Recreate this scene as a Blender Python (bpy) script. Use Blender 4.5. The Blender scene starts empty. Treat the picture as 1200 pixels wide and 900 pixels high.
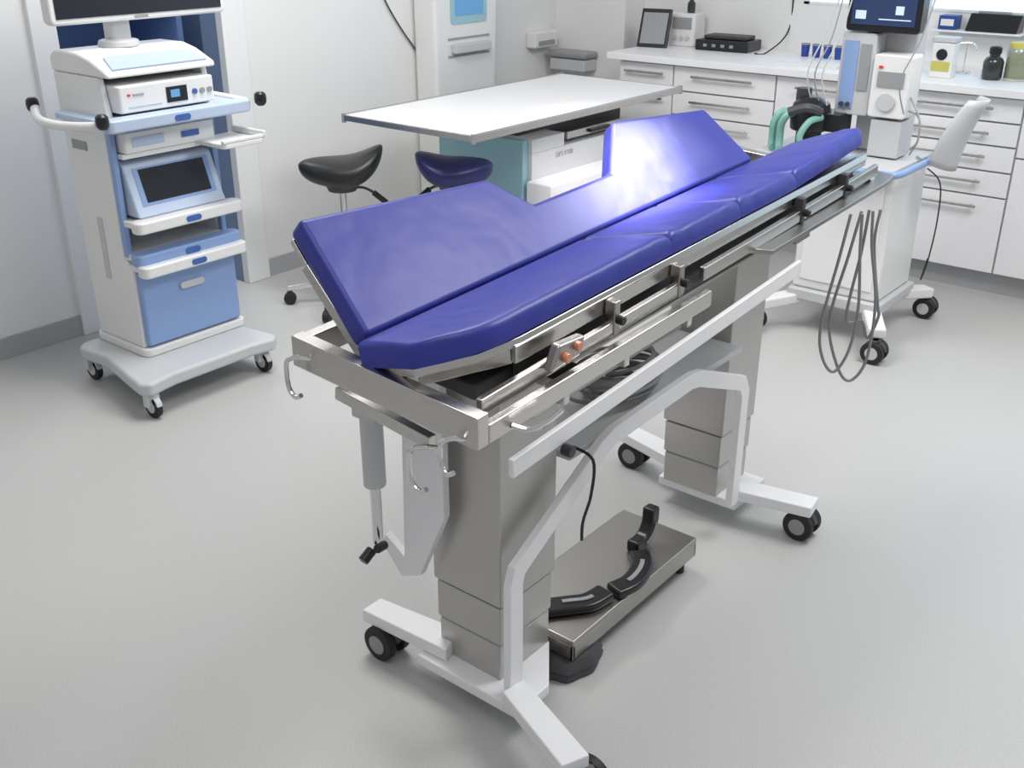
import bpy, bmesh, math, random
from mathutils import Vector, Matrix
random.seed(7)
C = bpy.context.scene.collection
R = math.radians
H=1.6; TH=R(24.4); AZ=R(38.9); FPX=1232.0
def ray(px,py):
    u=(px-600)/FPX; v=(450-py)/FPX
    d=math.cos(TH)+v*math.sin(TH); up=v*math.cos(TH)-math.sin(TH)
    return Vector((-math.sin(AZ)*d+math.cos(AZ)*u, math.cos(AZ)*d+math.sin(AZ)*u, up))
def at(px,py,z=0.0):
    r=ray(px,py); t=(z-H)/r.z
    return Vector((r.x*t, r.y*t, z))
# ---------------------------------------------------------------- materials
def mat(name,col,rough=0.5,metal=0.0,noise=0.0,nscale=30,bump=0.0,emit=0.0,alpha=1.0,coat=0.0,trans=0.0,aniso=None,ecol=None,bdist=.002,soft=0):
    m=bpy.data.materials.new(name); m.use_nodes=True
    nt=m.node_tree; b=nt.nodes['Principled BSDF']
    b.inputs['Base Color'].default_value=(*col,1); b.inputs['Roughness'].default_value=rough
    b.inputs['Metallic'].default_value=metal
    if coat: b.inputs['Coat Weight'].default_value=coat; b.inputs['Coat Roughness'].default_value=.25
    if trans: b.inputs['Transmission Weight'].default_value=trans
    if emit: b.inputs['Emission Color'].default_value=(*(ecol or col),1); b.inputs['Emission Strength'].default_value=emit
    tc=nt.nodes.new('ShaderNodeTexCoord')
    n=nt.nodes.new('ShaderNodeTexNoise'); n.inputs['Scale'].default_value=nscale; n.inputs['Detail'].default_value=4
    if aniso:
        mp=nt.nodes.new('ShaderNodeMapping'); mp.inputs['Scale'].default_value=aniso
        nt.links.new(tc.outputs['Object'],mp.inputs['Vector']); nt.links.new(mp.outputs['Vector'],n.inputs['Vector'])
    else: nt.links.new(tc.outputs['Object'],n.inputs['Vector'])
    cr=nt.nodes.new('ShaderNodeValToRGB'); k=noise or 0.006
    cr.color_ramp.elements[0].position=.35; cr.color_ramp.elements[1].position=.65
    cr.color_ramp.elements[0].color=(*[c*(1-k) for c in col],1); cr.color_ramp.elements[1].color=(*[min(1,c*(1+k)) for c in col],1)
    nt.links.new(n.outputs['Fac'],cr.inputs['Fac']); nt.links.new(cr.outputs['Color'],b.inputs['Base Color'])
    if bump:
        src=n
        if soft:
            src=nt.nodes.new('ShaderNodeTexNoise'); src.inputs['Scale'].default_value=soft; src.inputs['Detail'].default_value=2
            nt.links.new(tc.outputs['Object'],src.inputs['Vector'])
        bp=nt.nodes.new('ShaderNodeBump'); bp.inputs['Strength'].default_value=bump; bp.inputs['Distance'].default_value=bdist
        nt.links.new(src.outputs['Fac'],bp.inputs['Height']); nt.links.new(bp.outputs['Normal'],b.inputs['Normal'])
    return m
M={}
M['floor']=mat('vinyl_floor',(.485,.484,.475),.42,noise=.075,nscale=280)
M['wall']=mat('wall_paint',(.80,.80,.79),.6,noise=.004,nscale=8)
M['skirt']=mat('grey_skirting',(.40,.41,.42),.5)
M['trim']=mat('white_trim',(.82,.82,.82),.4)
M['slate']=mat('slate_blue',(.20,.27,.40),.5)
M['white']=mat('white_plastic',(.78,.78,.77),.35)
M['wpaint']=mat('white_powder_coat',(.86,.86,.87),.35)
M['lgrey']=mat('light_grey_plastic',(.55,.56,.57),.4)
M['mgrey']=mat('mid_grey_plastic',(.30,.31,.32),.45)
M['dgrey']=mat('dark_grey',(.05,.05,.055),.5)
M['black']=mat('black_plastic',(.012,.012,.014),.28)
M['rubber']=mat('black_rubber',(.015,.015,.016),.6)
M['alu']=mat('anodised_column',(.50,.49,.47),.30,metal=.60,noise=.01)
M['steel']=mat('brushed_steel',(.62,.60,.575),.26,metal=1,noise=.05,nscale=60,aniso=(1,12,12))
M['steeld']=mat('dull_steel',(.43,.415,.39),.34,metal=1,noise=.03,nscale=50,aniso=(1,10,10))
M['chrome']=mat('chrome',(.75,.75,.75),.14,metal=1)
M['vinyl']=mat('blue_upholstery',(.024,.032,.28),.43,noise=.04,nscale=300,bump=.45,coat=.05,bdist=.014,soft=8)
M['bluepanel']=mat('soft_blue_panel',(.25,.37,.64),.4)
M['palebluegrey']=mat('pale_blue_trim',(.48,.57,.72),.4)
M['teal']=mat('pale_teal_panel',(.33,.55,.62),.45)
M['screen']=mat('dark_screen',(.02,.022,.03),.12)
M['screenblue']=mat('lit_blue_screen',(.10,.25,.45),.2,emit=.5)
M['screendark']=mat('lit_navy_screen',(.02,.04,.10),.15,emit=.3)
M['uiwhite']=mat('screen_marks',(.5,.6,.7),.4,emit=.4)
M['copper']=mat('copper_knob',(.75,.33,.22),.35,metal=.6)
M['red']=mat('red_mark',(.7,.05,.04),.4)
M['green']=mat('green_hose',(.20,.42,.37),.4)
M['dkblue']=mat('deep_blue_plastic',(.02,.06,.30),.4)
M['cable']=mat('grey_cable',(.25,.25,.25),.45)
M['bluesad']=mat('navy_vinyl',(.015,.02,.12),.35)
M['blacksad']=mat('black_vinyl',(.014,.014,.015),.36)
M['yellow']=mat('yellow_contents',(.55,.50,.12),.4)
M['glass']=mat('jar_glass',(.75,.8,.75),.08,trans=.85)
M['darkglass']=mat('dark_bottle_glass',(.02,.03,.025),.1,coat=.5)
M['window']=mat('frosted_window',(.55,.80,1.0),.5,emit=1.1)
M['paper']=mat('paper',(.75,.75,.72),.7)
M['bluetxt']=mat('blue_lettering',(.05,.12,.40),.5)
M['greytxt']=mat('grey_lettering',(.36,.38,.41),.5)
M['fainttxt']=mat('faint_lettering',(.48,.50,.53),.5)
# ---------------------------------------------------------------- mesh builder
def catmull(pts,n=6,closed=False):
    P=[Vector(p) for p in pts]; out=[]; N=len(P)
    rng=range(N) if closed else range(N-1)
    for i in rng:
        if closed: p0,p1,p2,p3=P[(i-1)%N],P[i],P[(i+1)%N],P[(i+2)%N]
        else: p0,p1,p2,p3=P[max(i-1,0)],P[i],P[i+1],P[min(i+2,N-1)]
        for k in range(n):
            t=k/n
            out.append(.5*((2*p1)+(-p0+p2)*t+(2*p0-5*p1+4*p2-p3)*t*t+(-p0+3*p1-3*p2+p3)*t**3))
    if not closed: out.append(P[-1])
    return out
class MB:
    def __init__(s,org=(0,0,0),fn=None): s.v=[];s.f=[];s.org=Vector(org);s.fn=fn
    def add(s,vs,fs):
        b=len(s.v)
        for v in vs:
            v=Vector(v)
            if s.fn: v=s.fn(v)
            s.v.append(v-s.org)
        s.f+= [[b+i for i in f] for f in fs]
        return s
    def box(s,x0,x1,y0,y1,z0,z1,rz=0):
        c=Vector(((x0+x1)/2,(y0+y1)/2,0)); m=Matrix.Rotation(rz,3,'Z'); vs=[]
        for x,y,z in [(x0,y0,z0),(x1,y0,z0),(x1,y1,z0),(x0,y1,z0),(x0,y0,z1),(x1,y0,z1),(x1,y1,z1),(x0,y1,z1)]:
            vs.append(m@(Vector((x,y,z))-c)+c)
        return s.add(vs,[(0,3,2,1),(4,5,6,7),(0,1,5,4),(1,2,6,5),(2,3,7,6),(3,0,4,7)])
    def prism(s,pts,a0,a1,axis='z'):
        n=len(pts)
        def P(p,a): return (p[0],p[1],a) if axis=='z' else ((p[0],a,p[1]) if axis=='y' else (a,p[0],p[1]))
        vs=[P(p,a0) for p in pts]+[P(p,a1) for p in pts]
        return s.add(vs,[list(range(n))[::-1],list(range(n,2*n))]+[(i,(i+1)%n,n+(i+1)%n,n+i) for i in range(n)])
    def bar(s,p0,p1,w,h,up=(0,0,1)):
        p0=Vector(p0);p1=Vector(p1);d=(p1-p0).normalized();up=Vector(up)
        sd=d.cross(up)
        if sd.length<1e-4: sd=Vector((1,0,0))
        sd.normalize(); u=sd.cross(d).normalized(); vs=[]
        for p in (p0,p1):
            for a,b in ((-1,-1),(1,-1),(1,1),(-1,1)): vs.append(p+sd*a*w/2+u*b*h/2)
        return s.add(vs,[(0,1,2,3),(7,6,5,4),(0,4,5,1),(1,5,6,2),(2,6,7,3),(3,7,4,0)])
    def cyl(s,p0,p1,r0,r1=None,n=20):
        if r1 is None: r1=r0
        p0=Vector(p0);p1=Vector(p1);d=(p1-p0).normalized()
        a=d.orthogonal().normalized();b=d.cross(a);vs=[]
        for p,r in ((p0,r0),(p1,r1)):
            for i in range(n):
                t=2*math.pi*i/n; vs.append(p+(a*math.cos(t)+b*math.sin(t))*r)
        return s.add(vs,[list(range(n))[::-1],list(range(n,2*n))]+[(i,(i+1)%n,n+(i+1)%n,n+i) for i in range(n)])
    def tube(s,pts,r,n=8,closed=False,sm=6):
        P=catmull(pts,sm,closed) if sm else [Vector(p) for p in pts]
        N=len(P); rings=[]; a=None
        for i,p in enumerate(P):
            if closed: d=P[(i+1)%N]-P[(i-1)%N]
            else: d=P[min(i+1,N-1)]-P[max(i-1,0)]
            d.normalize()
            a=d.orthogonal().normalized() if a is None else (a-d*a.dot(d)).normalized()
            b=d.cross(a); rr=r[i*(len(r)-1)//max(N-1,1)] if isinstance(r,(list,tuple)) else r
            rings.append([p+(a*math.cos(2*math.pi*k/n)+b*math.sin(2*math.pi*k/n))*rr for k in range(n)])
        vs=[v for q in rings for v in q]; fs=[]
        for i in range(N if closed else N-1):
            j=(i+1)%N
            for k in range(n): fs.append((i*n+k,i*n+(k+1)%n,j*n+(k+1)%n,j*n+k))
        if not closed: fs+= [list(range(n))[::-1],list(range((N-1)*n,N*n))]
        return s.add(vs,fs)
    def lathe(s,c,prof,n=24):
        c=Vector(c);vs=[]
        for r,z in prof:
            for k in range(n): vs.append(c+Vector((max(r,1e-4)*math.cos(2*math.pi*k/n),max(r,1e-4)*math.sin(2*math.pi*k/n),z)))
        m=len(prof);fs=[(i*n+k,i*n+(k+1)%n,(i+1)*n+(k+1)%n,(i+1)*n+k) for i in range(m-1) for k in range(n)]
        return s.add(vs,fs+[list(range(n))[::-1],list(range((m-1)*n,m*n))])
    def build(s,name,m,parent=None,bevel=0,seg=2,ang=35,label=None,sub=0):
        me=bpy.data.meshes.new(name); me.from_pydata([tuple(v) for v in s.v],[],s.f)
        bm=bmesh.new(); bm.from_mesh(me); bmesh.ops.recalc_face_normals(bm,faces=bm.faces); bm.to_mesh(me); bm.free()
        me.polygons.foreach_set('use_smooth',[True]*len(me.polygons)); me.set_sharp_from_angle(angle=R(ang)); me.update()
        me.materials.append(M[m]); o=bpy.data.objects.new(name,me); C.objects.link(o)
        if parent: o.parent=parent
        else: o.location=s.org
        if bevel:
            b=o.modifiers.new('bevel','BEVEL'); b.width=bevel; b.segments=seg; b.limit_method='ANGLE'; b.angle_limit=R(30); b.harden_normals=True
        if sub:
            q=o.modifiers.new('sub','SUBSURF'); q.levels=sub; q.render_levels=sub
        if label: o['label']=label
        return o
def thing(name,label,cat,loc=(0,0,0),rz=0,group=None):
    o=bpy.data.objects.new(name,None); C.objects.link(o); o.location=loc; o.rotation_euler=(0,0,rz); o.empty_display_size=.1
    o['label']=label;o['category']=cat
    if group:o['group']=group
    return o
def tag(o,label,cat,group=None):
    o['label']=label;o['category']=cat
    if group:o['group']=group
    return o
def struct(o): o['kind']='structure'; return o
def text(name,s,size,loc,rot,m,parent,org=(0,0,0)):
    cu=bpy.data.curves.new(name,'FONT'); cu.body=s; cu.size=size; cu.extrude=.0008; cu.align_x='CENTER'; cu.align_y='CENTER'
    t=bpy.data.objects.new('t',cu); C.objects.link(t); dg=bpy.context.evaluated_depsgraph_get(); dg.update()
    me=bpy.data.meshes.new_from_object(t.evaluated_get(dg)); bpy.data.objects.remove(t)
    me.materials.clear(); me.materials.append(M[m]); o=bpy.data.objects.new(name,me); C.objects.link(o)
    o.parent=parent; o.location=Vector(loc)-Vector(org); o.rotation_euler=rot; return o
FX=(R(90),0,R(90)); FY=(R(90),0,0)
def ribbon(pts,w):
    P=[Vector((p[0],p[1])) for p in pts]; L=[];Rr=[]
    for i,p in enumerate(P):
        a=(P[i]-P[i-1]).normalized() if i else (P[1]-P[0]).normalized()
        b=(P[i+1]-P[i]).normalized() if i<len(P)-1 else a
        na=Vector((-a.y,a.x));nb=Vector((-b.y,b.x));m=(na+nb).normalized();k=w/2/max(.3,m.dot(na))
        L.append(tuple(p+m*k));Rr.append(tuple(p-m*k))
    return L+Rr[::-1]
def smooth2(pts,n=5): return [(p.x,p.y) for p in catmull([(a,b,0) for a,b in pts],n)]
def rrect(x0,x1,y0,y1,r,n=5):
    o=[]
    for cx,cy,a in ((x1-r,y1-r,0),(x0+r,y1-r,90),(x0+r,y0+r,180),(x1-r,y0+r,270)):
        for k in range(n+1):
            t=R(a+90*k/n); o.append((cx+r*math.cos(t),cy+r*math.sin(t)))
    return o
# ---------------------------------------------------------------- setting
LW=-3.9; BW=5.45; D0,D1=2.11,2.87; SL=1.145
struct(MB().box(-6.2,2.5,-2,5.7,-.05,0).build('floor','floor'))
w=MB(); w.box(LW-.12,LW,-2,D0,0,2.8).box(LW-.12,LW,D1,BW+.1,0,2.8).box(LW-.12,LW,D0,D1,2.1,2.8)
struct(w.build('wall_left','wall'))
w=MB(); w.box(LW-.12,-2.45,BW,BW+.12,0,2.8).box(-2.45,2.5,BW,BW+.12,0,SL).box(-2.45,2.5,BW,BW+.12,2.2,2.8).box(1.8,2.5,BW,BW+.12,SL,2.2)
struct(w.build('wall_back','wall'))
struct(MB().box(LW,-3.42,5.25,BW,0,2.8).build('wall_corner','wall'))
wf=struct(MB().box(-2.45,1.8,BW-.005,BW+.06,SL,SL+.012).box(-2.45,-2.42,BW-.005,BW+.06,SL,2.2).box(-.35,-.31,BW-.005,BW+.06,SL,2.2).box(-2.45,1.8,BW-.005,BW+.06,2.16,2.2).build('window_1','trim'))
MB().box(-2.42,1.8,BW+.01,BW+.02,SL+.012,2.16).build('window_pane','window',wf)
struct(MB().box(LW,LW+.012,-2,D0-.09,0,.085).box(LW,LW+.012,D1+.11,5.25,0,.085).build('baseboard_left','skirt'))
struct(MB().box(LW,-3.42,5.238,5.25,0,.085).build('baseboard_corner','skirt'))
w=MB(); w.box(LW-.02,LW+.025,D0-.09,D0+.012,0,2.1).box(LW-.02,LW+.025,D1-.012,D1+.11,0,2.1).box(LW-.02,LW+.025,D0-.09,D1+.11,2.088,2.2)
struct(w.build('trim_1','trim',bevel=.004))
w=MB(); w.box(LW-.13,LW-.021,D0+.001,D0+.01,0,2.08).box(LW-.13,LW-.021,D1-.01,D1-.001,0,2.08)
struct(w.build('trim_2','slate'))
struct(MB().box(-5.9,-5.8,-.5,5.5,0,2.8).box(-5.8,LW-.125,3.6,3.7,0,2.8).build('wall_corridor','slate'))
dl=struct(MB((LW-.14,D0,0)).box(LW-.93,LW-.14,D0-.045,D0-.002,.01,2.08).build('door_1','slate',bevel=.003))
MB((LW-.14,D0,0)).box(LW-.17,LW-.14,D0-.002,D0+.004,.01,2.08).build('edge_strip','dgrey',dl)
d=thing('storage_rack','blue storage rack with pale trays seen through the open doorway','rack',(-5.2,2.9,0))
for y in (2.4,3.37): MB((-5.2,2.9,0)).box(-5.45,-4.95,y,y+.03,0,1.7).build('side_panel','bluepanel',d)
MB((-5.2,2.9,0)).box(-5.45,-5.42,2.43,3.37,0,1.7).build('back_panel','bluepanel',d)
for z in (.3,.7,1.1,1.45):
    MB((-5.2,2.9,0)).box(-5.42,-4.95,2.43,3.37,z,z+.025).build('shelf','bluepanel',d)
for k,(y,z,m) in enumerate(((2.6,1.126,'white'),(2.95,1.126,'lgrey'),(2.7,.726,'palebluegrey'),(3.1,.726,'white'))):
    tag(MB((-5.15,y,z)).prism([(-.14+-5.15,z),(-5.01,z),(-4.99,z+.16),(-5.31,z+.16)],y-.13,y+.13,'y').build('storage_tray',m,bevel=.01),['white tray at left on upper rack shelf beyond doorway','grey tray at right on upper rack shelf beyond doorway','pale blue tray on middle rack shelf beyond doorway','white tray on middle rack shelf beyond doorway'][k],'tray','trays on the rack beyond the doorway')
q=lambda px,py:(lambda r:(LW+.012,r.y*(LW+.012)/r.x,H+r.z*(LW+.012)/r.x))(ray(px,py))
tag(MB(q(490,50)).tube([q(445,-14),q(455,8),q(473,38),q(498,72),q(516,92),q(528,104)],.004).build('wall_cable','dgrey'),'thin dark cable drooping along the white wall beside the tower','cable')
# ---------------------------------------------------------------- worktop and cabinets
CF=4.85
o=tag(MB((-1.5,5.1,.86)).box(-3.24,1.7,4.81,BW,.87,.905).build('worktop','wpaint',bevel=.004),'long white worktop over the drawer cabinets','worktop')
o=tag(MB((-1.5,5.1,0)).box(-3.18,1.68,4.90,4.93,0,.10).build('plinth','skirt'),'grey plinth under the white cabinets','plinth')
def cabinet(x0,x1,rows,label,door=False):
    t=thing('drawer_cabinet' if not door else 'door_cabinet',label,'cabinet',((x0+x1)/2,5.1,0),group='white cabinets under the worktop')
    org=((x0+x1)/2,5.1,0)
    MB(org).box(x0+.001,x1-.001,CF+.02,BW-.01,.10,.87).build('body','lgrey',t)
    for z0,z1 in rows:
        f=MB(org).box(x0+.004,x1-.004,CF,CF+.019,z0+.004,z1-.004).build('drawer' if not door else 'door','wpaint',t,bevel=.002)
        zz=z1-.045 if (z1-z0)>.08 else (z0+z1)/2
        cx=(x0+x1)/2; hw=min(.17,(x1-x0)*.36)
        MB(org).box(cx-hw,cx+hw,CF-.032,CF-.022,zz-.006,zz+.006).box(cx-hw+.02,cx-hw+.03,CF-.024,CF+.001,zz-.005,zz+.005).box(cx+hw-.03,cx+hw-.02,CF-.024,CF+.001,zz-.005,zz+.005).build('handle','steel',f,bevel=.002)
cabinet(-3.18,-2.85,[(.10,.74),(.74,.865)],'narrow cabinet at the far left end of the worktop')
cabinet(-2.85,-2.28,[(.10,.36),(.36,.62),(.62,.74),(.74,.865)],'drawer cabinet second from the left end behind the x-ray table')
cabinet(-2.28,-1.72,[(.10,.865)],'door cabinet behind the anaesthesia machine and its hoses',True)
cabinet(-1.72,-1.15,[(.10,.44),(.44,.55),(.55,.66),(.66,.76),(.76,.865)],'drawer cabinet with four shallow drawers above one deep drawer')
cabinet(-1.15,-.55,[(.10,.62),(.62,.865)],'cabinet with one tall front at the right edge of the photo')
def P(px,py): v=at(px,py,.905); return v
p=P(765,55); t=thing('tablet','black tablet leaning on a stand at the left end of the worktop','tablet',p,R(12))
MB().prism([(-.03,.0),(.0,.0),(.06,.19),(.045,.195)],-.085,.085,'x').build('housing','black',t,bevel=.004)
MB().add([(-.07,-.024,.02),(.07,-.024,.02),(.07,.034,.175),(-.07,.034,.175)],[(0,1,2,3)]).build('screen','mgrey',t)
p=P(799,54); t=thing('analyser','white boxy bench device with dials next to the black tablet','device',p,R(5))
MB().prism(rrect(-.075,.075,-.01,.13,.015),0,.17,'z').build('housing','white',t,bevel=.006)
MB().box(-.055,.055,-.014,-.008,.09,.15).build('display','mgrey',t)
for k in (-.035,0,.035): MB().cyl((k,-.022,.045),(k,-.008,.045),.011).build('dial','lgrey',t)
b=Vector(p)+Vector((.01,.06,.17)); t=thing('small_bottle','small dark bottle with orange cap standing on the white bench device','bottle',b)
MB().lathe((0,0,0),[(.02,0),(.022,.01),(.022,.05),(.01,.065),(.01,.075)]).build('body','darkglass',t)
MB().lathe((0,0,0),[(.012,.0755),(.012,.095)]).build('cap','copper',t)
p=P(846,60); t=thing('black_recorder','low black recorder box with buttons on the worktop','device',p,R(4))
MB().box(-.15,.15,-.02,.17,.0,.055).build('housing','black',t,bevel=.008)
MB().box(-.12,.12,.02,.15,.056,.075).build('upper_tray','dgrey',t,bevel=.006)
for k in range(4): MB().box(-.10+k*.05,-.08+k*.05,-.024,-.019,.02,.035).build('button','mgrey',t)
p=P(886,64); tag(MB(p).tube([p+Vector((-.01,.0,.006)),p+Vector((.03,.05,.006)),Vector((p.x+.05,BW-.01,1.0)),Vector((p.x+.06,BW-.006,1.2)),Vector((p.x+.06,BW-.006,1.6))],.004).build('power_cable','black'),'black cable rising up the wall behind the black recorder','cable')
for k in range(4):
    b=P(943+k*13,66+k*1.2); t=thing('blue_cup',['leftmost','second from left','third from left','rightmost'][k]+' of four small dark blue cups on the worktop','cup',b,group='dark blue cups on the worktop')
    MB().lathe((0,0,0),[(.018,0),(.022,.06),(.019,.06),(.016,.004)]).build('body','dkblue',t)
    MB().lathe((0,0,0),[(.0235,.058),(.0235,.064),(.019,.064),(.019,.058)]).build('rim','mgrey',t)
for k,(px,py,a) in enumerate(((930,76,.2),(968,79,-.1))):
    b=P(px,py); tag(MB(b).box(b.x-.08,b.x+.08,b.y-.05,b.y+.05,.905,.915+.004*k,a).build('paper_stack','paper',bevel=.001),['loose white papers at left before the blue cups','paper pad at right before the blue cups'][k],'paper')
p=P(1103,90); t=thing('powder_tub','white tub with yellow label on the worktop right of the machine','tub',p)
MB().prism(rrect(-.05,.05,-.04,.04,.012),0,.15,'z').build('body','white',t,bevel=.004)
MB().box(-.04,.04,-.043,-.039,.03,.07).build('yellow_label','yellow',t); MB().cyl((0,-.044,.10),(0,-.04,.10),.024).build('round_label','screen',t)
MB().prism(rrect(-.053,.053,-.043,.043,.012),.151,.172,'z').build('lid','lgrey',t,bevel=.003)
p=P(1161,93); t=thing('dark_bottle','squat dark glass bottle beside the yellow jar','bottle',p)
MB().lathe((0,0,0),[(.038,0),(.043,.01),(.043,.075),(.036,.09),(.022,.1),(.022,.11)]).build('body','darkglass',t); MB().lathe((0,0,0),[(.026,.1105),(.026,.135),(.02,.14)]).build('cap','black',t)
p=P(1189,94); t=thing('storage_jar','clear lidded jar of yellow contents at the right end of the worktop','jar',p)
MB().lathe((0,0,0),[(.045,0),(.05,.008),(.05,.12),(.042,.135),(.038,.135),(.046,.118),(.046,.01)]).build('body','glass',t)
MB().lathe((0,0,0),[(.043,.012),(.0445,.03),(.0445,.1),(.03,.112)]).build('contents','yellow',t); MB().lathe((0,0,0),[(.044,.1355),(.044,.155),(.04,.16)]).build('lid','yellow',t)
p=P(1128,86); t=thing('wire_stand','small chrome wire stand on the worktop against the wall','stand',p)
MB().cyl((0,0,0),(0,0,.01),.035).build('base','chrome',t); MB().cyl((0,0,.01),(0,0,.13),.004,n=8).build('stem','chrome',t); MB().tube([(-.03,0,.13),(0,.0,.135),(.03,0,.13),(.045,0,.10)],.004).build('hook','chrome',t)
x=-1.62
t=thing('wall_shelf','narrow white shelf on the wall above the worktop','shelf',(x+.1,BW,1.10)); MB((x+.1,BW,1.1)).box(x-.12,x+.28,BW-.13,BW-.001,1.065,1.073).build('board','white',t,bevel=.002)
MB((x+.1,BW,1.1)).box(x-.12,x+.28,BW-.008,BW-.001,1.04,1.065).build('bracket','lgrey',t)
t=thing('label_printer','black slanted printer on the wall shelf above the worktop','printer',(x+.13,BW-.07,1.073)); MB((x+.13,BW-.07,1.073)).prism([(BW-.12,1.074),(BW-.01,1.074),(BW-.01,1.15),(BW-.06,1.15)],x+.03,x+.26,'x').build('housing','black',t,bevel=.004); MB((x+.13,BW-.07,1.073)).box(x+.06,x+.20,BW-.05,BW-.02,1.1505,1.16).build('paper_slot','mgrey',t)
t=thing('blue_box','little blue carton on the wall shelf left of the printer','box',(x-.06,BW-.06,1.073)); MB((x-.06,BW-.06,1.073)).box(x-.1,x-.02,BW-.1,BW-.02,1.074,1.135).build('carton','dkblue',t); MB((x-.06,BW-.06,1.073)).box(x-.09,x-.03,BW-.102,BW-.1,1.09,1.12).build('label_patch','paper',t)
t=thing('wall_box','white wall mounted dispenser box near the room corner','dispenser',(LW,5.06,.9)); MB((LW,5.06,.9)).box(LW+.001,LW+.07,4.96,5.17,.86,.95).build('housing','white',t,bevel=.01); MB((LW,5.06,.9)).box(LW+.071,LW+.075,4.99,5.14,.875,.90).build('slot','mgrey',t)
t=thing('wall_bracket_box','grey wall mounted box with rounded lid beside the cabinets','box',(-3.7,5.2,.8)); MB((-3.7,5.2,.8)).box(-3.85,-3.6,5.12,5.248,.73,.80).build('housing','lgrey',t,bevel=.012); MB((-3.7,5.2,.8)).box(-3.86,-3.59,5.11,5.248,.802,.84).build('lid','mgrey',t,bevel=.015,seg=3)
# ---------------------------------------------------------------- casters
def caster(parent,x,y,org,r=.045,twin=True,rim='lgrey',a=0.0,top=.11,hm='dgrey'):
    c=MB(org).box(x-.012,x+.012,y-.03,y+.022,r+.004,top,a).cyl((x,y,top-.02),(x,y,top),.02).prism([(x+ (r*1.02)*math.cos(R(t)), (r*1.04)*math.sin(R(t))+r) for t in range(10,171,20)]+[(x-.02,r+.012),(x+.02,r+.012)],y-.011,y+.011,'y').build('caster',hm,parent,bevel=.002)
    for s in ((-1,1) if twin else (0,)):
        yy=y+s*.024; tk=.011
        wv=MB(org).cyl((x,yy-tk,r),(x,yy+tk,r),r,n=28).build('wheel','rubber',c,bevel=.004)
        if not twin or s==-1: MB(org).cyl((x,yy-tk-.002,r),(x,yy+tk+.002,r),r*.55,n=20).build('hub',rim,c)
    return c
# ---------------------------------------------------------------- operating table
OT=(-1.25,1.92,0)
t=thing('operating_table','two column veterinary operating table with blue padded V-shaped top','operating table',OT)
ot=t
def tilt(v): return Vector((v.x,v.y,v.z-.07*(v.x+1.25)+.045*(v.y-1.2)))
def TB(): return MB(OT,tilt)
def cushion(poly,hx,hz,ang,sgn,th,lift=None,off=0.0):
    u=Vector((sgn*math.cos(ang),0,math.sin(ang))); n=Vector((-sgn*math.sin(ang),0,math.cos(ang)))
    top=[];bot=[]
    for a,y in poly:
        e=lift(a,y) if lift else 0
        p=Vector((hx,y,hz))+u*a+Vector((0,0,e)); top.append(p-n*off); bot.append(p-n*(off+th))
    k=len(poly); m=TB(); m.add(bot+top,[list(range(k))[::-1],list(range(k,2*k))]+[(i,(i+1)%k,k+(i+1)%k,k+i) for i in range(k)]); return m
AL=R(40.5); AR=R(17.5)
def wlift(a,y):
    if a<.2: return 0
    return .016-.085*(y-1.2)*1.05 if y<1.9 else -.004-.055*(y-2.23)/.49
LP=[(0.003,1.19),(.238,1.205),(.238,1.735),(.118,1.785),(.118,2.085),(.243,2.23),(.243,2.69),(0.003,2.66)]
cushion(LP,-1.29,.90,AL,-1,.05,lift=wlift).build('wing_cushion','vinyl',ot,bevel=.013,seg=4)
LPs=[(0.02,1.195),(.228,1.208),(.228,1.73),(.105,1.775),(.105,2.11),(.233,2.25),(.233,2.68),(0.02,2.65)]
cushion(LPs,-1.29,.90,AL,-1,.012,off=.052,lift=wlift).build('wing_plate','steel',ot,bevel=.002)
W_=.225
def outer(y):
    if y<1.31:
        k=min(1,max(0,(y-1.162)/.148)); return .128+(W_-.128)*(1-(1-k)**2.0)**.85
    return W_
def pad(y0,y1,bulge=0.0,raise_=0.0,wob=0.0,th=.044,tail=False):
    NUu,NVv=16,34; vs=[];fs=[]
    ang=AR; u_=Vector((math.cos(ang),0,math.sin(ang))); n_=Vector((-math.sin(ang),0,math.cos(ang)))
    prof=[]
    for i in range(NUu+1):
        s_=i/NUu; prof.append((s_*.94, 0.0))
    for k in range(1,6):
        t_=R(18*k); prof.append((.94+.06*math.sin(t_), -.014*(1-math.cos(t_))))
    prof+= [(1.0,-th*.7),(.985,-th),(.5,-th),(0,-th)]
    m=len(prof)
    vl=[0,.004/(y1-y0),.009/(y1-y0),.016/(y1-y0)]; vl=vl+[vl[-1]+(1-2*vl[-1])*k/NVv for k in range(1,NVv)]+[1-q_ for q_ in vl[::-1]]
    for v in vl:
        y=y0+(y1-y0)*v
        endd=min(v,1-v)*(y1-y0); er=max(0,1-endd/.012); drop=.008*er**2
        wdt=outer(y)+bulge*(math.sin(math.pi*v)**.5 if 0<v<1 else 0)
        if tail and y>2.82: wdt-=.10*((y-2.82)/.09)**2
        for (f_,dz) in prof:
            a=f_*wdt
            dome=.003*math.sin(math.pi*min(1,f_))*math.sin(math.pi*v)**.4 if dz==0 and 0<v<1 else 0
            fold=wob*math.sin(y*85+f_*6)*math.exp(-endd/.05)*f_ if dz>-th*.5 else 0
            h_=dz+dome+fold-(drop if dz>-th*.6 else 0)
            p=Vector((-1.289,y,.90))+u_*a+n_*h_+Vector((0,0,raise_*max(0,y-2.435)*(a/.2)))
            vs.append(p)
    NL=len(vl)-1
    for j in range(NL):
        for i in range(m): fs.append((j*m+i,j*m+(i+1)%m,(j+1)*m+(i+1)%m,(j+1)*m+i))
    fs.append(list(range(m))[::-1]); fs.append([NL*m+i for i in range(m)])
    return TB().add(vs,fs).build('seat_cushion','vinyl',ot,ang=55)
pad(1.162,1.852,.0,0,.003)
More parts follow.
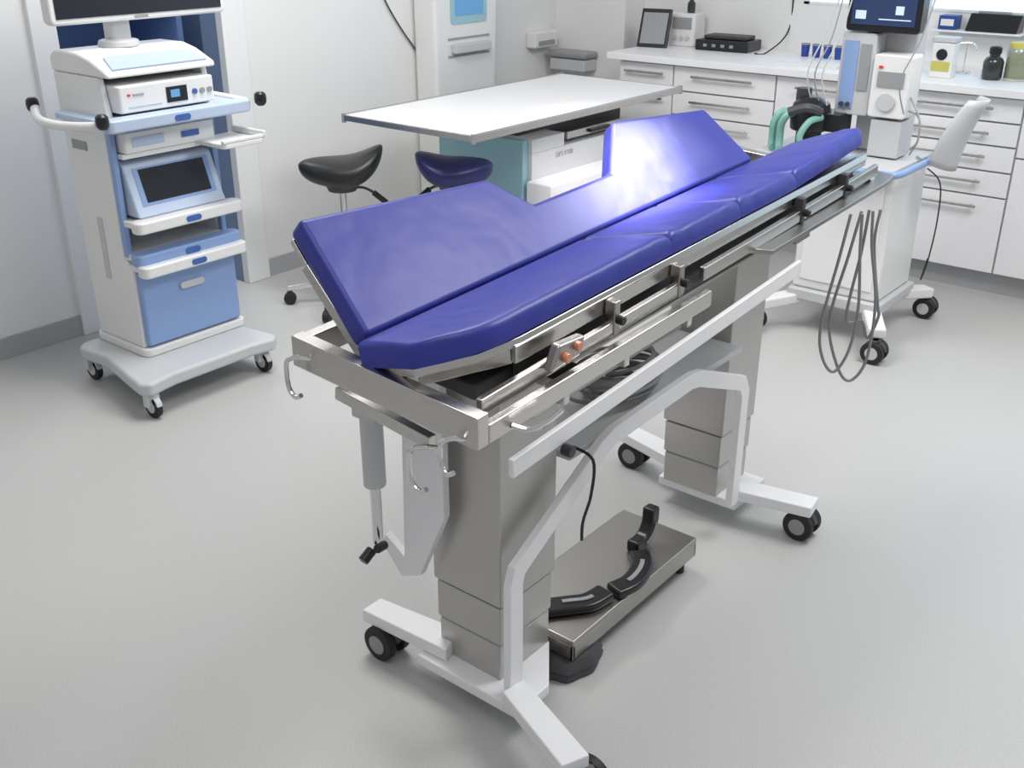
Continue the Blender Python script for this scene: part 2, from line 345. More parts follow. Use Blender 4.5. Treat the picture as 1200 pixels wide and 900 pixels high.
pad(1.850,2.148,.003,0,.003)
pad(2.146,2.436,.003,0,.003)
pad(2.434,2.90,.004,.06,.003,tail=True)
cushion([(0.02,1.175),(.12,1.17),(.20,1.25),(.222,1.34),(.232,2.85),(0.02,2.85)],-1.288,.90,AR,1,.016,off=.046).build('tray_plate','steel',ot,bevel=.002)
# steel frame
TB().box(-1.455,-1.0,1.15,1.18,.806,.866).build('end_bar','steel',ot,bevel=.003)
TB().box(-1.455,-1.43,1.18,2.88,.815,.862).build('side_bar','steel',ot,bevel=.003)
TB().box(-1.018,-1.0,1.18,1.92,.806,.842).build('side_bar','steel',ot,bevel=.003)
TB().prism([(-1.07,2.16),(-1.0,2.20),(-1.0,2.90),(-1.01,2.97),(-1.07,2.97)],.838,.85,'z').build('side_tray','steeld',ot,bevel=.002)
TB().box(-1.095,-1.08,1.36,2.84,.80,.893).build('gap_shade_plate','dgrey',ot)  # dark plate added to imitate the shade in the gaps between rails
TB().bar((-1.165,1.185,.872),(-1.072,1.325,.893),.008,.038).build('corner_skirt','steel',ot,bevel=.002)
TB().bar((-1.062,1.32,.895),(-1.062,2.86,.907),.012,.034).build('accessory_rail','steel',ot,bevel=.003)
TB().bar((-1.040,1.20,.852),(-1.040,1.86,.860),.014,.030).build('upper_rail','steel',ot,bevel=.003)
TB().bar((-1.040,1.94,.861),(-1.040,2.90,.874),.014,.030).build('upper_rail','steel',ot,bevel=.003)
TB().bar((-1.06,1.30,.828),(-1.06,2.86,.85),.02,.010).build('lower_rail','dgrey',ot,bevel=.002)
TB().bar((-1.035,1.34,.784),(-1.035,1.90,.784),.010,.024).build('inner_rail','steel',ot,bevel=.002)
TB().box(-1.43,-1.03,2.85,2.88,.82,.86).build('cross_bar','steel',ot,bevel=.003)
TB().box(-1.36,-1.10,1.34,2.60,.775,.81).box(-1.43,-1.04,1.42,1.50,.79,.815).box(-1.43,-1.04,2.42,2.50,.79,.815).build('subframe','steeld',ot,bevel=.003)
TB().box(-1.26,-1.10,1.26,1.42,.815,.845).box(-1.24,-1.10,1.5,2.35,.812,.835).build('mechanism_cover','dgrey',ot,bevel=.004)
for y in (1.28,1.68,2.3,2.62):
    TB().bar((-1.445,y,.855),(-1.43,y,.94),.02,.008,(0,1,0)).build('support_arm','steel',ot,bevel=.002)
TB().bar((-1.455,1.205,.985),(-1.30,1.205,.835),.02,.022).build('end_support','steel',ot,bevel=.002)
for y in (1.60,1.84,2.42,2.68):
    c=TB().box(-1.054,-1.030,y-.010,y+.010,.844,.912).build('rail_clamp','steeld' if y<2 else 'dgrey',ot,bevel=.003)
    TB().cyl((-1.031,y,.876),(-1.014,y,.876),.009).build('clamp_knob','black',c,bevel=.002)
for y in (1.42,1.62,1.86): TB().box(-1.038,-1.016,y-.009,y+.009,.774,.812).build('hanger_bracket','steel',ot,bevel=.002)
kc=TB().prism([(1.365,.858),(1.455,.860),(1.470,.895),(1.39,.903)],-1.034,-1.012,'x').build('lock_block','steeld',ot,bevel=.006)
for y,z in ((1.405,.876),(1.440,.886)): TB().cyl((-1.013,y,z),(-1.002,y,z),.009).build('release_knob','copper',kc,bevel=.002)
MB(OT).bar((-1.39,1.20,.765),(-1.15,1.20,.735),.02,.026).bar((-1.385,1.20,.765),(-1.385,1.30,.80),.012,.012).build('lower_bar','steel',ot,bevel=.002)
def hook(x,y,z,k=1.0):
    MB(OT).tube([(x,y,z),(x-.012*k,y-.02,z+.006),(x-.032*k,y-.028,z-.004),(x-.038*k,y-.028,z-.03*k),(x-.034*k,y-.028,z-.062*k),(x-.018*k,y-.028,z-.074*k),(x-.002*k,y-.028,z-.066*k)],.0048,n=10).build('hook','chrome',ot)
hook(-1.405,1.152,.845); hook(-1.03,1.152,.80,.8); hook(-1.13,1.19,.735,1.1)
MB(OT).tube([(-1.0,1.24,.80),(-.975,1.25,.797),(-.965,1.28,.797),(-.97,1.34,.80)],.005,n=10).build('side_rod','chrome',ot)
a=MB(OT).cyl((-1.425,1.31,.50),(-1.425,1.31,.80),.024).box(-1.455,-1.39,1.285,1.34,.66,.80).build('tilt_actuator','lgrey',ot,bevel=.003)
MB(OT).cyl((-1.425,1.31,.36),(-1.425,1.31,.50),.012).build('piston','chrome',a)
for p0,p1,r in (((-1.425,1.29,.35),(-1.425,1.262,.335),.012),((-1.395,1.30,.37),(-1.39,1.272,.375),.010)): MB(OT).cyl(p0,p1,r).build('pivot_knob','black',a,bevel=.002)
MB(OT).prism([(-1.44,.335),(-1.385,.275),(-1.33,.30),(-1.255,.47),(-1.255,.80),(-1.36,.80),(-1.375,.33),(-1.43,.365)],1.335,1.355,'y').build('blade_panel','wpaint',ot,bevel=.003)
def column(cx,cy):
    c=MB(OT).box(cx-.094,cx+.094,cy-.094,cy+.094,.276,.79).build('lift_column','alu',ot,bevel=.004)
    MB(OT).box(cx-.084,cx+.084,cy-.084,cy+.084,.165,.28).build('column_seam','mgrey',c)
    MB(OT).box(cx-.089,cx+.089,cy-.089,cy+.089,.176,.270).build('middle_sleeve','alu',c,bevel=.003)
    MB(OT).box(cx-.086,cx+.086,cy-.086,cy+.086,.08,.170).build('lower_sleeve','alu',c,bevel=.003)
column(-1.235,1.47); column(-1.255,2.45)
def plate(pts,z0,z1,nm='foot'): return MB(OT).prism(pts,z0,z1,'z').build(nm,'wpaint',ot,bevel=.004)
plate([(-1.35,1.335),(-1.06,1.335),(-1.06,1.44),(-1.15,1.56),(-1.32,1.56),(-1.35,1.50)],.055,.082,'foot_plate')
plate([(-1.30,1.43),(-1.53,1.402),(-1.53,1.342),(-1.28,1.355)],.083,.116)
plate([(-1.09,1.39),(-.855,1.298),(-.88,1.240),(-1.10,1.33)],.083,.116)
plate([(-1.36,2.37),(-1.11,2.37),(-1.11,2.55),(-1.36,2.55)],.055,.082,'foot_plate')
plate([(-1.34,2.42),(-1.57,2.48),(-1.56,2.545),(-1.34,2.5)],.083,.116)
plate([(-1.13,2.375),(-.91,2.42),(-.92,2.49),(-1.13,2.45)],.083,.116)
for x,y,a in ((-1.48,1.37,0),(-.865,1.295,0),(-1.53,2.51,0),(-.945,2.455,0)): caster(ot,x,y,OT,r=.043,top=.084,rim='mgrey')
MB(OT).prism(ribbon([(1.37,.10),(1.37,.36),(1.38,.39),(1.67,.55),(1.71,.562),(2.04,.575),(2.08,.568),(2.31,.475),(2.33,.44),(2.33,.10)],.042),-1.112,-1.092,'x').build('arch_frame','wpaint',ot,bevel=.003)
MB(OT).bar((-1.0,1.235,.718),(-1.0,2.36,.797),.012,.038).build('side_beam','wpaint',ot,bevel=.003)
MB(OT).cyl((-.993,1.38,.70),(-.972,1.38,.70),.012).build('beam_knob','black',ot,bevel=.002)
MB(OT).box(-1.33,-1.12,1.58,2.34,.545,.562).box(-1.33,-1.32,1.58,2.34,.562,.585).build('cable_shelf','lgrey',ot,bevel=.003)
c=MB((-1.21,1.9,.57))
for k in range(9):
    r=.055+.013*(k%4); ph=random.uniform(0,6); c.tube([(-1.215+r*math.cos(R(a))*(1+.08*math.sin(R(2*a)+ph))+.006*(k%3-1), 1.90+r*1.5*math.sin(R(a))-.010*(k%4-1.5), .568+.0085*k+.010*(1+math.sin(R(a)+ph))) for a in range(0,360,30)],.0048,closed=True,sm=3)
tag(c.build('coiled_cable','cable'),'coiled grey cable lying on the shelf between the table columns','cable')
c=MB((-1.12,1.75,.3)); c.tube([(-1.125,1.60,.57),(-1.075,1.60,.555),(-1.07,1.59,.48),(-1.085,1.585,.41),(-1.08,1.575,.37)],.0035)
tag(c.build('hanging_lead','black'),'black lead hanging from the cable shelf down beside the column','cable')
for k,(wd_,dz,dy,sk) in enumerate(((.050,.44,-.02,.0),(.056,.48,.025,.022),(.031,.36,.05,.036))):
    x0=-.955+.010*k; y0=2.58+dy; e=Vector((.72,.69,0)); b0=Vector((x0,y0,0))
    f=lambda s_,z: b0+e*s_+Vector((0,0,z))
    tag(MB((x0,y0,.9)).tube([f(-.01,.895),f(-wd_*.5,.78),f(-wd_,.60),f(-wd_*.75+sk,.90-dz+.05),f(sk,.90-dz),f(wd_*.7+sk,.90-dz+.06),f(wd_*.9+sk*.6,.64),f(wd_*.55,.80),f(.02,.895)],.0042,sm=8).build('hanging_tube','cable'),['middle grey tube loop hanging from the table rail','longest grey tube loop hanging from the table rail','shortest grey tube loop hanging from the table rail'][k],'tube','tube loops hanging from the table rail')
# platform
t=thing('steel_platform','low stainless steel platform on the floor between the table columns','platform',(-1.19,1.86,0))
PO=(-1.19,1.86,0)
MB(PO).box(-1.32,-1.09,1.57,2.12,.085,.10).box(-1.32,-1.31,1.57,2.12,.045,.085).box(-1.10,-1.09,1.57,2.12,.045,.085).box(-1.32,-1.09,1.57,1.58,.045,.085).box(-1.32,-1.09,2.11,2.12,.045,.085).build('tray','steeld',t,bevel=.003)
for x,y in ((-1.29,1.60),(-1.29,2.09),(-1.12,2.09)): MB(PO).cyl((x,y,0),(x,y,.085),.014).build('foot','rubber',t)
# dark ribbed foot carrying the near corner
sh=[]
for k in range(28):
    a=2*math.pi*k/28; rr=1+.05*math.cos(7*a); sh.append((-1.125+.060*rr*math.cos(a),1.615+.085*rr*math.sin(a)))
cc=lambda q_,s_:[(-1.125+(x_-(-1.125))*s_,1.615+(y_-1.615)*s_) for x_,y_ in q_]
m_=MB(PO); n_=len(sh); lv=((0,.98),(.008,1.03),(.016,.97),(.024,1.0),(.032,.92),(.044,.78)); vs=[(x_,y_,z_) for z_,s_ in lv for x_,y_ in cc(sh,s_)]
fs=[(i*n_+k,i*n_+(k+1)%n_,(i+1)*n_+(k+1)%n_,(i+1)*n_+k) for i in range(len(lv)-1) for k in range(n_)]+[list(range(n_))[::-1],[(len(lv)-1)*n_+k for k in range(n_)]]
m_.add(vs,fs).build('ribbed_foot','dgrey',t,ang=28)
def holder(pts,w_,label,axis='z',h0=.101,h1=.124):
    pts=smooth2(pts); mid=pts[len(pts)//2]
    c=Vector((mid[0],mid[1],h0)) if axis=='z' else Vector((h0,mid[0],.101)); t=thing('limb_holder',label,'limb holder',c,group='black limb holders on the platform')
    MB(c).prism(ribbon(pts,w_),h0,h1,axis).build('pad','black',t,bevel=.008,seg=3)
    MB(c).prism(ribbon(pts[4:-4],w_*.2),h1+.0005,h1+.003,axis).build('strap','mgrey',t)
holder([(-1.22,1.60),(-1.17,1.66),(-1.14,1.70),(-1.13,1.76)],.055,'black limb holder at the near end of the platform')
holder([(-1.12,1.77),(-1.105,1.83),(-1.12,1.90),(-1.16,1.95)],.054,'black limb holder lying at the middle of the platform')
holder([(1.95,.118),(2.0,.12),(2.03,.15),(2.035,.20)],.034,'black limb holder standing up at the far end of the platform','x',-1.20,-1.165)
# ---------------------------------------------------------------- monitor cart
K=(-3.3,2.06,0)
t=thing('medical_cart','white and blue medical equipment cart with stacked shelves','cart',K); ct=t
MB(K).prism([(-3.49,1.80),(-3.46,1.77),(-3.30,1.78),(-3.10,1.735),(-3.0,1.715),(-2.965,1.74),(-2.985,1.85),(-2.985,2.18),(-2.965,2.27),(-3.0,2.305),(-3.10,2.29),(-3.30,2.27),(-3.46,2.29),(-3.49,2.26)],.09,.14,'z').build('base','lgrey',t,bevel=.014,seg=3)
MB(K).prism(rrect(-3.49,-3.16,1.86,2.30,.03),.14,.17,'z').build('lower_skirt','white',t,bevel=.006)
for x,y in ((-3.0,1.76),(-3.02,2.25),(-3.45,1.81),(-3.45,2.25)): caster(t,x,y,K,r=.042,twin=False,top=.092,rim='lgrey',hm='lgrey')
bx=[(-3.47,.17),(-3.19,.17),(-3.19,.46),(-3.23,.50),(-3.23,.92),(-3.19,.95),(-3.22,1.10),(-3.49,1.10)]
for y in (1.87,2.265):
    s_=MB(K).prism(bx,y,y+.023,'y').build('side_panel','white',t,bevel=.006)
    MB(K).prism([(-3.229,.50),(-3.205,.50),(-3.205,.93),(-3.229,.92)],y+.001,y+.022,'y').build('edge_trim','bluepanel',s_,bevel=.004)
MB(K).box(-3.47,-3.45,1.893,2.265,.17,1.10).build('back_panel','palebluegrey',t)
MB(K).box(-3.36,-3.33,1.867,1.87,.40,.62).build('side_slot','lgrey',t); MB(K).box(-3.44,-3.35,1.867,1.87,.85,.88).build('side_mark','mgrey',t)
MB(K).box(-3.45,-3.20,1.893,2.265,.17,.455).build('cabinet_box','white',t)
d=MB(K).box(-3.20,-3.165,1.88,2.28,.175,.45).build('drawer','bluepanel',t,bevel=.012,seg=3)
MB(K).prism(rrect(2.03,2.13,.355,.38,.0124),-3.165,-3.155,'x').build('handle','lgrey',d,bevel=.003)
def shelf(z,x1,m='white',lip='palebluegrey',y0=1.875,y1=2.285):
    s=MB(K).prism(rrect(-3.45,x1,y0,y1,.025),z,z+.022,'z').build('shelf',m,ct,bevel=.004)
    MB(K).prism(rrect(x1-.05,x1+.012,y0-.012,y1+.012,.025),z-.012,z+.03,'z').build('shelf_lip',lip,s,bevel=.008,seg=3)
    MB(K).prism(rrect(2.05,2.11,z-.002,z+.018,.0095),x1+.012,x1+.016,'x').build('badge','bluetxt',s)
    return s
shelf(.49,-3.14,'white','bluepanel'); shelf(.455,-3.11,'white','white'); shelf(.61,-3.11,'white','white')
shelf(.955,-3.10,'palebluegrey','palebluegrey',1.82,2.36)
MB(K).prism(rrect(-3.2,-3.02,2.18,2.36,.02),.845,.862,'z').box(-3.2,-3.02,2.35,2.365,.862,.885).box(-3.035,-3.02,2.18,2.36,.862,.875).build('side_tray','white',t,bevel=.004)
MB(K).tube([(-3.12,1.81,.97),(-3.18,1.77,.965),(-3.33,1.76,.955),(-3.45,1.77,.96),(-3.52,1.80,.985)],.015,n=12).build('push_handle','white',t)
MB(K).tube([(-3.12,2.37,.97),(-3.18,2.40,.965),(-3.33,2.41,.965),(-3.46,2.40,.97)],.015,n=12).build('push_handle','white',t)
for p_ in ((-3.53,1.80,.995),(-3.11,1.80,.985),(-3.08,2.40,.985)):
    MB(K).lathe(p_,[(.012,-.025),(.02,-.015),(.022,0),(.02,.015),(.012,.022)],14).build('end_knob','black',t)
MB(K).prism([(-3.50,1.10),(-3.16,1.10),(-3.17,1.12),(-3.26,1.155),(-3.33,1.17),(-3.47,1.17),(-3.50,1.15)],1.87,2.29,'y').build('hood','white',t,bevel=.018,seg=4)
MB(K).add([(-3.175,1.90,1.121),(-3.175,2.26,1.121),(-3.252,2.24,1.152),(-3.252,1.92,1.152),(-3.173,1.90,1.127),(-3.173,2.26,1.127),(-3.250,2.24,1.158),(-3.250,1.92,1.158)],[(0,1,2,3),(7,6,5,4),(0,4,5,1),(1,5,6,2),(2,6,7,3),(3,7,4,0)]).build('hood_stripe','palebluegrey',t)
MB(K).prism(rrect(-3.42,-3.36,2.03,2.11,.02),1.165,1.255,'z').lathe((-3.39,2.07,0),[(.07,1.17),(.065,1.19),(.04,1.195)]).build('post','lgrey',t,bevel=.004)
def device(name,label,x0,x1,y0,y1,z0,z1,fm='white'):
    g=thing(name,label,'medical device',((x0+x1)/2,(y0+y1)/2,z0)); og=g.location.copy()
    MB(og).prism(rrect(x0,x1,y0,y1,.012),z0,z1,'z').build('housing',fm,g,bevel=.006)
    return g,og
g,og=device('camera_processor','white camera processor with small display on the cart top shelf',-3.43,-3.15,1.895,2.263,.988,1.075)
MB(og).box(-3.15,-3.147,2.07,2.15,1.005,1.055).build('display','screen',g); MB(og).box(-3.147,-3.146,2.085,2.12,1.02,1.045).build('display_mark','screenblue',g)
MB(og).box(-3.15,-3.147,1.925,1.935,1.042,1.049).build('front_mark','red',g); MB(og).box(-3.15,-3.147,1.945,1.985,1.042,1.048).build('front_mark','greytxt',g)
MB(og).box(-3.15,-3.148,1.925,2.05,1.005,1.009).build('front_line','palebluegrey',g)
for k in range(3): MB(og).cyl((-3.15,2.18+.03*k,1.03),(-3.143,2.18+.03*k,1.03),.009).build('button','mgrey' if k else 'bluetxt',g)
g,og=device('light_source','flat pale light source unit below the cart top shelf',-3.43,-3.17,1.90,2.26,.855,.925)
MB(og).box(-3.17,-3.167,1.93,2.05,.875,.905).build('front_panel','palebluegrey',g); MB(og).box(-3.167,-3.166,2.12,2.19,.88,.90).build('front_mark','bluetxt',g)
MB(K).box(-3.45,-3.18,1.893,2.265,.838,.854).build('shelf','white',ct)
g=thing('shaver_console','console with dark tilted touchscreen in a pale blue frame on the cart','medical device',(-3.25,2.07,.641)); og=g.location.copy()
MB(og).prism([(-3.42,.641),(-3.14,.641),(-3.155,.665),(-3.205,.81),(-3.23,.82),(-3.42,.82)],1.90,2.255,'y').build('housing','palebluegrey',g,bevel=.008,seg=3)
def slab(y0,y1,t0,t1,dx,o0):
    a=Vector((-3.155,0,.665));b_=Vector((-3.205,0,.81));n=Vector((.95,0,.316))
    A=a.lerp(b_,t0)+n*o0;B=a.lerp(b_,t1)+n*o0
    return [(A.x,y0,A.z),(A.x,y1,A.z),(B.x,y1,B.z),(B.x,y0,B.z)]
def plq(mb,q4,th,n=Vector((.95,0,.316))):
    top=[Vector(v)+n*th for v in q4]; mb.add([Vector(v) for v in q4]+top,[(3,2,1,0),(4,5,6,7),(0,1,5,4),(1,2,6,5),(2,3,7,6),(3,0,4,7)]); return mb
plq(MB(og),slab(1.93,2.23,.08,.92,0,.0),.002).build('bezel','bluepanel',g); plq(MB(og),slab(1.95,2.21,.14,.88,0,.0022),.001).build('screen','screen',g)
g=thing('display_monitor','large flat monitor on the post of the medical cart','monitor',(-3.39,2.12,1.25)); og=g.location.copy()
MB(og).prism(rrect(1.80,2.47,1.255,1.68,.02),-3.37,-3.32,'x').build('housing','white',g,bevel=.01,seg=3)
MB(og).box(-3.43,-3.37,2.0,2.14,1.256,1.42).build('mount','lgrey',g,bevel=.006)
MB(og).box(-3.32,-3.317,1.82,2.45,1.275,1.665).build('screen','screen',g); MB(og).box(-3.32,-3.317,2.10,2.15,1.262,1.27).build('badge','mgrey',g)
# ---------------------------------------------------------------- x-ray table
X=(-3.1,3.9,0)
t=thing('xray_table','white flat topped x-ray table with steel rails and pale teal end','x-ray table',X)
MB(X).box(-3.39,-2.68,3.08,4.62,.775,.80).build('table_top','wpaint',t,bevel=.003)
for x in (-3.405,-2.68): MB(X).box(x,x+.015,3.08,4.62,.772,.803).build('edge_rail','steel',t,bevel=.003)
for y in (3.068,4.62): MB(X).box(-3.405,-2.665,y,y+.012,.775,.80).build('end_rail','steel',t,bevel=.003)
for x in (-3.397,-2.673):
    for y in (3.075,4.625): MB(X).cyl((x,y,.768),(x,y,.805),.010,n=12).build('corner_cap','mgrey',t)
MB(X).box(-3.36,-2.86,3.62,3.66,.02,.67).build('end_panel','teal',t,bevel=.006)
MB(X).box(-3.36,-2.84,3.66,4.56,.02,.61).box(-3.36,-2.84,3.66,3.90,.61,.67).build('body','white',t,bevel=.004)
MB(X).box(-2.84,-2.70,3.62,4.52,.02,.495).build('lower_cover','wpaint',t,bevel=.006)
MB(X).box(-3.32,-2.95,3.70,4.52,.61,.775).build('recess_shade_block','dgrey',t)  # dark box, its colour stands in for shade inside the open recess
tr=MB(X).box(-3.0,-2.86,3.95,4.45,.625,.66).build('cassette_tray','steel',t,bevel=.004); MB(X).box(-2.86,-2.845,4.12,4.28,.635,.65).build('handle','black',tr)
MB(X).box(-2.95,-2.90,3.95,4.45,.70,.73).build('inner_slide','steeld',t,bevel=.003)
text('lettering','DFS-V100',.032,(-2.838,3.90,.575),FX,'fainttxt',t,X)
X2=(-3.78,4.27,0)
t=thing('xray_tower','tall white tower with pale blue panel standing against the wall','x-ray tower',X2)
MB(X2).prism([(4.03,0.02),(4.50,.02),(4.50,.75),(4.53,1.5),(4.02,1.5),(4.03,.75)],-3.89,-3.74,'x').build('housing','white',t,bevel=.02,seg=3)
MB(X2).prism(rrect(4.14,4.42,1.06,1.45,.02),-3.74,-3.735,'x').build('control_panel','teal',t); MB(X2).prism(rrect(4.17,4.39,1.10,1.36,.01),-3.735,-3.732,'x').build('screen','screenblue',t)
for z in (.985,.90): MB(X2).box(-3.74,-3.735,4.12,4.44,z,z+.01).build('groove','mgrey',t)
MB(X2).box(-3.74,-3.70,4.14,4.42,.92,.965).build('grip_ledge','lgrey',t,bevel=.006)
# ---------------------------------------------------------------- saddle stools
def stool(label,m,loc,rz,k=1.0,pk=.085,la=0.0):
    t=thing('saddle_stool',label,'stool',loc,rz)
    vs=[];fs=[];NR,NA=12,40
    def top(x,y): return .645+ pk*max(0,-y/.18)**2 + .012*max(0,y/.18)**2 - .02*(abs(x)/.17)**2
    def outl(a): 
        w_=.175-.09*((math.sin(a)+1)/2)**1.2; return w_*math.cos(a)*k, .178*math.sin(a)*k
    for sd in (0,1):
        for i in range(NR+1):
            for j in range(NA):
                a=2*math.pi*j/NA; ox,oy=outl(a); s_=math.sin(math.pi/2*i/NR); x,y=ox*s_,oy*s_
                zt=top(x,y); e=math.sqrt(max(0,1-s_**3))
                vs.append((x,y,zt-.045+.045*e if sd==0 else zt-.045-.075*e+ .4*(.645-zt)*e))
    for sd in (0,1):
        b=sd*(NR+1)*NA
        for i in range(NR):
            for j in range(NA): fs.append((b+i*NA+j,b+i*NA+(j+1)%NA,b+(i+1)*NA+(j+1)%NA,b+(i+1)*NA+j))
    me=MB().add(vs,fs); o=me.build('seat',m,t,ang=80)
    bm=bmesh.new(); bm.from_mesh(o.data); bmesh.ops.remove_doubles(bm,verts=bm.verts,dist=.0005); bmesh.ops.recalc_face_normals(bm,faces=bm.faces); bm.to_mesh(o.data); bm.free()
    MB().cyl((0,0,.505),(0,0,.53),.06,.07).build('seat_mount','dgrey',t)
    MB().cyl((0,0,.30),(0,0,.51),.014).build('piston','chrome',t); MB().cyl((0,0,.10),(0,0,.31),.025).build('column','chrome',t)
    rm=Matrix.Rotation(la,3,'Z'); rp=lambda *p_: rm@Vector(p_)
    l=MB().tube([rp(-.03,0,.515),rp(-.09,.0,.515),rp(-.14,0,.49)],.006).build('lever','dgrey',t); MB().tube([rp(-.13,0,.495),rp(-.185,0,.45)],.013,sm=2).build('grip','black',l)
    for k_ in range(5):
        a=2*math.pi*k_/5+.3; c,s_=math.cos(a),math.sin(a)
        MB().bar((.02*c,.02*s_,.11),(.27*c,.27*s_,.075),.035,.022).build('base_leg','chrome',t,bevel=.004)
        cc=MB().cyl((.26*c,.26*s_,.05),(.26*c,.26*s_,.08),.012,n=10).build('caster','dgrey',t)
        MB().cyl((.26*c-.016*s_,.26*s_+.016*c,.027),(.26*c+.016*s_,.26*s_-.016*c,.027),.027,n=18).build('wheel','rubber',cc,bevel=.003)
    return t
stool('black saddle stool beside the near end of the x-ray table','blacksad',(-3.33,2.98,0),R(135),1.0,.085,R(84))
stool('dark blue saddle stool under the x-ray table end','bluesad',(-2.95,3.27,0),R(-50),.92,.07,R(60))
# ---------------------------------------------------------------- anaesthesia machine
A=(-1.5,4.08,0)
t=thing('anaesthesia_machine','white anaesthesia machine on wheels with monitor and vaporiser modules','anaesthesia machine',A)
def a_(): return MB(A)
a_().box(-1.69,-1.33,3.93,4.28,.18,.68).build('cabinet','white',t,bevel=.012,seg=3)
a_().box(-1.66,-1.36,3.924,3.93,.22,.64).build('front_panel','wpaint',t,bevel=.003)
a_().box(-1.70,-1.31,3.91,4.30,.13,.18).build('base','lgrey',t,bevel=.01)
for x,y,xx,yy in ((-1.66,3.96,-1.78,3.80),(-1.36,3.96,-1.26,3.78),(-1.66,4.26,-1.76,4.42),(-1.36,4.24,-1.28,4.40)):
    a_().bar((x,y,.135),(xx,yy,.115),.07,.045).build('base_leg','white',t,bevel=.01); caster(t,xx,yy,A,r=.045,top=.095,rim='lgrey')
a_().prism(rrect(-1.90,-1.32,3.86,4.28,.03),.69,.715,'z').build('worktop','lgrey',t,bevel=.005)
a_().tube([(-1.60,3.88,.70),(-1.60,3.81,.712),(-1.55,3.80,.715),(-1.33,3.80,.715),(-1.285,3.83,.715),(-1.28,3.98,.715),(-1.28,4.15,.715),(-1.31,4.22,.70)],.013,n=12).build('push_rail','bluepanel',t)
a_().box(-1.60,-1.40,4.16,4.26,.715,1.45).build('mast','lgrey',t,bevel=.01)
f=a_().prism(rrect(-1.655,-1.52,.865,1.17,.012),4.06,4.16,'y').build('flow_module','lgrey',t,bevel=.005); a_().box(-1.64,-1.585,4.055,4.06,.89,1.14).build('flow_tube_panel','bluepanel',f); a_().box(-1.575,-1.535,4.055,4.06,.96,1.13).build('gauge_panel','mgrey',f)
for k in range(2): a_().cyl((-1.625+.025*k,4.045,.905),(-1.625+.025*k,4.056,.905),.009).build('flow_knob','dgrey',f)
f=a_().prism(rrect(-1.515,-1.37,.87,1.10,.012),4.04,4.16,'y').build('vaporiser','white',t,bevel=.006); a_().cyl((-1.445,4.03,.93),(-1.445,4.04,.93),.035).build('dial','lgrey',f,bevel=.003)
a_().box(-1.49,-1.475,4.034,4.04,1.052,1.06).build('mark','red',f); a_().box(-1.49,-1.39,4.034,4.04,.985,1.04).build('readout','mgrey',f)
a_().box(-1.50,-1.38,4.05,4.16,.72,.86).build('lower_module','lgrey',t,bevel=.006)
f=a_().prism(rrect(-1.645,-1.365,1.175,1.42,.015),4.05,4.12,'y').build('monitor','black',t,bevel=.006); a_().box(-1.625,-1.385,4.047,4.05,1.20,1.40).build('screen','screendark',f)
a_().box(-1.61,-1.57,4.045,4.047,1.22,1.25).box(-1.52,-1.40,4.045,4.047,1.22,1.224).box(-1.52,-1.40,4.045,4.047,1.30,1.304).box(-1.60,-1.40,4.045,4.047,1.36,1.364).box(-1.46,-1.43,4.045,4.047,1.24,1.27).build('screen_readout','uiwhite',f)
a_().lathe((-1.73,4.02,0),[(.045,.715),(.05,.73),(.05,.79),(.075,.80),(.08,.86),(.07,.90),(.04,.92),(.03,.925)]).box(-1.73,-1.60,4.0,4.12,.80,.87).build('absorber','black',t,bevel=.004)
a_().tube([(-1.66,3.95,.88),(-1.70,3.90,.90),(-1.76,3.88,.88)],.018).cyl((-1.78,4.05,.90),(-1.78,4.05,.95),.03).build('absorber_valve','dgrey',t)
for k,(x,y) in enumerate(((-1.78,3.94),(-1.82,3.96))):
    h=a_(); pts=[(x+.03,4.0,.86),(x,y,.865),(x-.022,y-.02,.83),(x-.025,y-.02,.77),(x-.020,y-.03,.735),(x-.01,y-.04,.732)]; h.tube(pts,.015,n=10)
    h.build('breathing_hose','green',t)
a_().tube([(-1.66,3.96,.86),(-1.68,3.90,.85),(-1.70,3.87,.80),(-1.69,3.87,.76),(-1.68,3.88,.735)],.013,n=10).build('breathing_hose','green',t)
for k,(x,dz) in enumerate(((-1.72,.3),(-1.69,.42),(-1.66,.36),(-1.36,.35))):
    a_().tube([(x,4.0,.90),(x-.02,3.97,1.02),(x+.02,4.0,1.16),(x+.05,4.03,1.0+dz)],.003,n=6).build('sensor_lead','mgrey' if k%2 else 'lgrey',t)
for k in range(2): a_().tube([(-1.37,4.08,.95-.05*k),(-1.32,4.06,.88),(-1.31,4.05,.80),(-1.34,4.07,.74+.02*k)],.004,n=6).build('sampling_tube','mgrey',t)
NU,NV=16,10
vs=[(-1.26+.07*math.sin(math.pi*i/NU)*(1-.3*j/NV)+.05*(j/NV)+.05*(j/NV)**2, 4.14+.085*math.cos(math.pi*i/NU)*math.sin(math.pi*(.28+.5*j/NV)), .72+.24*(j/NV)-.03*math.sin(math.pi*i/NU)*(1-j/NV)) for j in range(NV+1) for i in range(NU+1)]
o=a_().add(vs,[(j*(NU+1)+i,j*(NU+1)+i+1,(j+1)*(NU+1)+i+1,(j+1)*(NU+1)+i) for j in range(NV) for i in range(NU)]).build('side_shell','lgrey',t)
o.modifiers.new('s','SOLIDIFY').thickness=.010
a_().tube([(-1.33,4.13,.72),(-1.28,4.12,.705),(-1.20,4.12,.715),(-1.19,4.13,.73)],.009).build('shell_arm','chrome',t)
tag(MB((-1.25,4.3,.5)).tube([(-1.32,4.25,.66),(-1.27,4.28,.60),(-1.26,4.29,.45),(-1.27,4.29,.28),(-1.28,4.27,.20),(-1.26,4.25,.30)],.003).build('mains_cable','black'),'black cable hanging down the right side of the anaesthesia machine','cable')
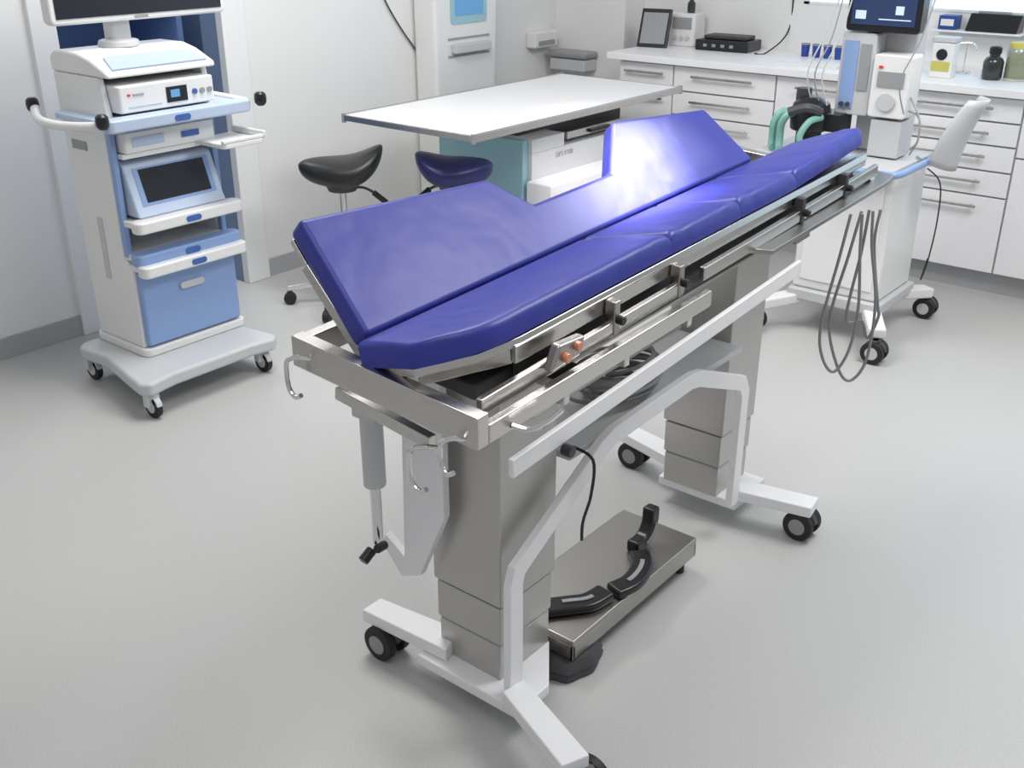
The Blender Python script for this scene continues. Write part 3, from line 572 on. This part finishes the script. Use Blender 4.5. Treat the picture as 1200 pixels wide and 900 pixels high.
# ---------------------------------------------------------------- light
def area(name,loc,sx,sy,e,col,rot=(0,0,0)):
    l=bpy.data.lights.new(name,'AREA'); l.shape='RECTANGLE'; l.size=sx; l.size_y=sy; l.energy=e; l.color=col
    o=bpy.data.objects.new(name,l); C.objects.link(o); o.location=loc; o.rotation_euler=rot; return o
area('ceiling_light',(-2.5,2.4,2.75),1.2,1.2,48,(1,.985,.965)); area('ceiling_light',(-.3,3.2,2.75),1.2,1.2,58,(1,.99,.98)); area('ceiling_light',(-.6,.6,2.75),1.2,1.2,14,(1,.99,.97))
area('room_light',(-4.9,2.9,2.6),.8,.8,25,(.9,.95,1))
def spot(loc,tgt,e,ang,col,rad=.04,bl=.5):
    l=bpy.data.lights.new('surgical_or_fill_spot','SPOT'); l.energy=e; l.spot_size=R(ang); l.spot_blend=bl; l.color=col; l.shadow_soft_size=rad  # name shared by the surgical light and the added highlight and fill spots
    o=bpy.data.objects.new('surgical_or_fill_spot',l); C.objects.link(o); o.location=loc; o.rotation_euler=(Vector(tgt)-Vector(loc)).to_track_quat('-Z','Y').to_euler()
spot((-1.15,3.35,2.0),(-1.345,2.16,.98),125,15,(.74,.74,1),.12,1.0)  # extra lamp added at the mirror angle to put a highlight on the cushion
spot((-1.3,2.5,2.5),(-1.345,2.16,.98),950,15,(1,.80,1),.08,1.0)
spot((-1.6,2.6,2.5),(-2.75,3.92,.43),240,14,(1,.86,.97),.08,.8)  # fill spot added to brighten the x-ray table cover, not a surgical lamp
wd=bpy.data.worlds.new('w'); bpy.context.scene.world=wd; wd.use_nodes=True
wd.node_tree.nodes['Background'].inputs[0].default_value=(.89,.90,.93,1); wd.node_tree.nodes['Background'].inputs[1].default_value=.42
bpy.context.scene.view_settings.view_transform='Standard'
cam=bpy.data.cameras.new('cam'); co=bpy.data.objects.new('camera',cam); C.objects.link(co); cam.sensor_width=36; cam.lens=FPX/1200*36
co.location=(0,0,H); co.rotation_euler=(math.pi/2-TH,0,AZ); bpy.context.scene.camera=co
